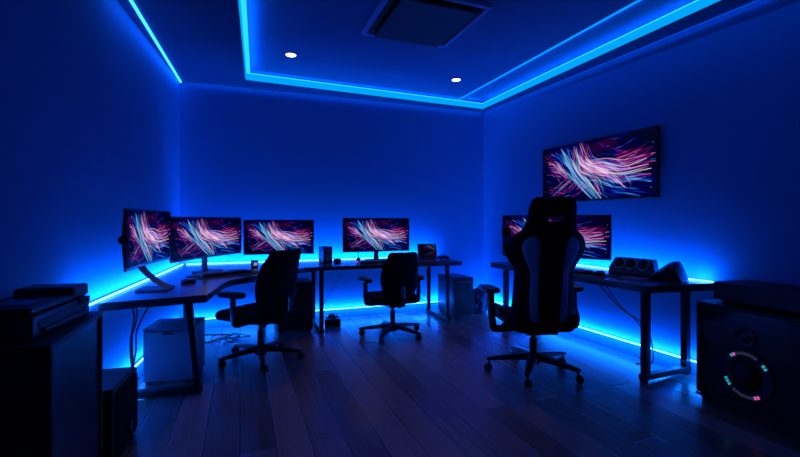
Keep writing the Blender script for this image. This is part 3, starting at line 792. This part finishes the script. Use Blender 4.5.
def cable(label, pts, r=.005, grp='loose cables', mat=None):
    bm = bmesh.new(); tube(bm, smoothpath(pts, 7), r, 6)
    return tag(link('cable', bm, mat or M['cable'], smooth=True), label, 'cable', grp)
cable('black cable hanging under the corner desk near the wall, leftmost of three', [(-.69, 3.30, HB-.057), (-.67, 3.32, .55), (-.70, 3.36, .35), (-.69, 3.38, .15), (-.68, 3.40, .006), (-.60, 3.36, .006)], .007)
cable('black cable looping under the corner desk, middle of three', [(-.65, 3.32, HB-.057), (-.66, 3.34, .52), (-.69, 3.36, .38), (-.68, 3.40, .10), (-.66, 3.40, .006), (-.56, 3.30, .006)], .006)
cable('black cable swinging out under the corner desk, rightmost of three', [(-.56, 3.33, HB-.057), (-.60, 3.33, .58), (-.66, 3.35, .44), (-.67, 3.37, .30), (-.71, 3.40, .05), (-.69, 3.44, .006)], .006)
thin = surf('cable_pale', (.10, .10, .14), .5)
cable('thin cable slanting under the straight desk left of the adapter box', [(1.18, 5.02, HB-.057), (1.08, 5.06, .45), (.95, 5.08, .22), (.90, 5.02, .08), (1.0, 4.9, .08)], .004, mat=thin)
cable('thin cable slanting down behind the straight desk right of the far office chair', [(1.93, 5.04, HB-.057), (2.02, 5.06, .52), (2.2, 5.08, .28), (2.36, 5.08, .14)], .004, mat=thin)
cable('second thin cable behind the straight desk right of the far office chair', [(1.85, 5.05, HB-.057), (1.97, 5.09, .42), (2.15, 5.10, .22), (2.30, 5.10, .12)], .004, mat=thin)
cable('long black cable hanging under the right desk to the floor', [(*rw(.22, 3.06), HR-.063), (*rw(.16, 3.0), .55), (*rw(.10, 2.86), .40), (*rw(.07, 2.66), .30), (*rw(.06, 2.60), .12), (*rw(.10, 2.58), .006), (*rw(.22, 2.62), .006)], .006)
cable('shorter black cable hanging under the right desk', [(*rw(.20, 2.98), HR-.063), (*rw(.15, 2.92), .52), (*rw(.11, 2.84), .41), (*rw(.07, 2.72), .30), (*rw(.05, 2.66), .16), (*rw(.08, 2.70), .006)], .005)
for k in range(3):
    pts = [(-.36+.13*k+.05*math.sin(j*1.7+k), 4.50+.09*j-.05*k+.03*math.cos(j*2+k), .006+.011*k) for j in range(5)] + [(-.1+.1*k, 4.75-.1*k, .006+.011*k), (-.3+.14*k, 4.55, .006+.011*k)]
    cable(['loose cable snaking on the floor under the corner desk, nearest the wall', 'loose cable tangled in the middle of the floor under the corner desk', 'loose cable on the floor behind the near office chair'][k], pts, .005, 'cables tangled on the floor')

# ------------------------------------------------------------------ dark foreground, left
lc = thing('cabinet', 'tall black cabinet in the left foreground with a printer on it', 'cabinet', (-.60, 2.06, 0), 0)
wy = .29
link('body', box(-.28, -.022, -wy, wy, 0, .755), M['dark'], lc)
link('cabinet_top', box(-.285, .0, -wy-.005, wy+.005, .755, .775), M['dark'], lc, bevel=.003)
link('frame_edge', box(-.022, 0, wy-.022, wy, .0, .755), M['dark'], lc, bevel=.002)
link('frame_edge', box(-.022, 0, -wy, -wy+.022, .0, .755), M['dark'], lc, bevel=.002)
dr = link('door', box(-.022, -.010, -wy+.024, wy-.024, .03, .75), surf('cabinet_gloss', (.03, .032, .04), .3), lc, bevel=.002)

pr = thing('printer', 'flat black printer on top of the left foreground cabinet', 'printer', (-.68, 2.08, .775), rzl)
link('body', box(-.20, .02, -.225, .225, .0, .085), M['plastic'], pr, bevel=.006)
link('scanner_lid', box(-.20, .015, -.225, .12, .087, .115), M['plastic'], pr, bevel=.008)
link('paper_feeder', box(-.20, .018, .08, .228, .087, .142), M['plastic'], pr, bevel=.014, seg=3)
link('output_tray', box(.0, .032, -.17, .17, .018, .03), M['plastic'], pr, bevel=.003)
link('paper_slot', box(.018, .023, -.19, .19, .035, .062), M['dark'], pr)
link('control_panel', box(.016, .026, .12, .215, .060, .085), M['gloss'], pr, bevel=.002)
link('lid_groove', box(-.15, -.02, -.17, .05, .114, .118), M['gloss'], pr, bevel=.002)

sb = thing('subwoofer', 'black box subwoofer on the floor between the left cabinet and the desk', 'speaker', (-.56, 2.60, 0), rzl)
link('cabinet', box(-.26, .0, -.18, .18, .015, .375), M['dark'], sb, bevel=.015, seg=3)
bm = bmesh.new(); cushion(bm, .30, .32, 0, .010, .03, .004); link('grille', bm, M['fabric'], sb, loc=(0, 0, .195), rot=(PI/2, 0, PI/2))
bm = bmesh.new(); lathe(bm, [(.022, 0), (.030, .004), (.030, .012), (.022, .014), (.018, .0)], 20, 'x'); link('bass_port', bm, M['gloss'], sb, loc=(.006, .03, .10), smooth=True)
bm = bmesh.new()
for sy_ in (-.14, .14): bx(bm, -.05, -.02, sy_-.02, sy_+.02, 0, .015); bx(bm, -.24, -.21, sy_-.02, sy_+.02, 0, .015)
link('feet', bm, M['plastic'], sb)

# ------------------------------------------------------------------ dark foreground, right
rt = thing('speaker_cabinet', 'large black floor cabinet in the right foreground with a lit ring', 'speaker', (2.86, 1.60, 0), rad(-5))
link('body', box(.012, .42, -.42, .385, .05, .64), M['dark'], rt, bevel=.008)
link('cabinet_top', box(.0, .42, -.425, .39, .64, .655), M['dark'], rt, bevel=.004)
link('plinth', box(.03, .40, -.41, .375, .0, .05), M['dark'], rt)
for y0, y1, z0, z1 in ((-.42, .385, .05, .085), (-.42, .385, .61, .64), (-.42, -.385, .085, .61), (.35, .385, .085, .61)):
    link('front_frame', box(-.006, .012, y0, y1, z0, z1), M['gloss'], rt, bevel=.003)
link('front_panel', box(.004, .012, -.385, .35, .085, .61), M['gloss'], rt)
link('base_strip', box(-.012, .0, -.42, .385, .03, .048), M['metal'], rt, bevel=.002)
fx = -.001
def ring(r0, r1, a0, a1, x0, x1, n):
    bm = bmesh.new(); rr = []
    for k in range(n+1):
        a = a0+(a1-a0)*k/n
        rr.append([(x0, r0*math.cos(a), r0*math.sin(a)), (x0, r1*math.cos(a), r1*math.sin(a)), (x1, r1*math.cos(a), r1*math.sin(a)), (x1, r0*math.cos(a), r0*math.sin(a))])
    loft(bm, rr); return bm
wc = (0, .065, .262)
wo = link('woofer', ring(.095, .15, 0, 2*PI-.0001, -.008, .006, 48), M['cone'], rt, loc=wc)
bm = bmesh.new(); lathe(bm, [(.094, 0), (.05, .012), (.03, .012), (.028, .0), (.01, -.006)], 32, 'x'); link('cone', bm, M['cone'], wo, smooth=True)
for k in range(44):
    a = 2*PI*k/44; dg = math.degrees(a) % 360
    # the segments that glow strongly: pink and cyan at four places round the ring
    mm = M['rgbdim']
    if 54 < dg < 64 or 230 < dg < 247: mm = M['rgbpink']
    elif 44 < dg <= 54 or 132 < dg < 148 or 316 < dg < 336: mm = M['rgbcyan']
    if mm is M['rgbdim'] and not (64 < dg < 122 or 247 < dg < 308): continue
    link('light_segment', ring(.120, .138, a-.05, a+.05, -.011, -.007, 2), mm, wo)
bm = bmesh.new(); lathe(bm, [(.062, .006), (.062, -.006), (.052, -.010), (.048, -.004), (.035, .002), (.02, -.010), (.006, -.016)], 32, 'x')
link('tweeter', bm, M['gloss'], rt, loc=(0, .075, .485), smooth=True)

rc = thing('receiver', 'flat black receiver unit on top of the right foreground cabinet', 'receiver', (3.03, 1.56, .655), rad(-5))
link('body', box(-.09, .22, -.36, .36, .018, .135), M['dark'], rc, bevel=.005)
link('front_panel', box(-.098, -.09, -.355, .355, .022, .13), M['dark'], rc, bevel=.002)
link('display', box(-.0990, -.097, -.08, .22, .07, .10), M['dark'], rc)
for yy in (-.25,):
    bm = bmesh.new(); lathe(bm, [(.022, 0), (.022, -.012), (.018, -.016), (.004, -.017)], 22, 'x'); link('knob', bm, M['plastic'], rc, loc=(-.098, yy, .075), smooth=True)
bm = bmesh.new()
for sx_ in (-.06, .19):
    for sy_ in (-.3, .3): lathe(bm, [(.018, 0), (.018, .018), (.01, .018)], 14, 'z', (sx_, sy_, 0))
link('feet', bm, M['plastic'], rc)

# ------------------------------------------------------------------ camera and film
cam = bpy.data.cameras.new('camera'); co = bpy.data.objects.new('camera', cam); C.objects.link(co)
cam.sensor_width = 36; cam.lens = 425/800*36; cam.shift_y = -8.5/800; cam.clip_start = .05
yaw = math.atan2(160, 425)
co.location = (0, 0, CAMH); co.rotation_euler = (PI/2, 0, -yaw)
sc.camera = co
w_ = bpy.data.worlds.new('world'); sc.world = w_; w_.use_nodes = True
w_.node_tree.nodes['Background'].inputs[0].default_value = (0, .002, .01, 1)
sc.view_settings.view_transform = 'Standard'; sc.view_settings.look = 'None'
sc.view_settings.exposure = 0; sc.view_settings.gamma = 1
try:
    sc.cycles.use_denoising = True
    sc.cycles.max_bounces = 8; sc.cycles.diffuse_bounces = 4
    sc.cycles.sample_clamp_indirect = 4
except Exception: pass
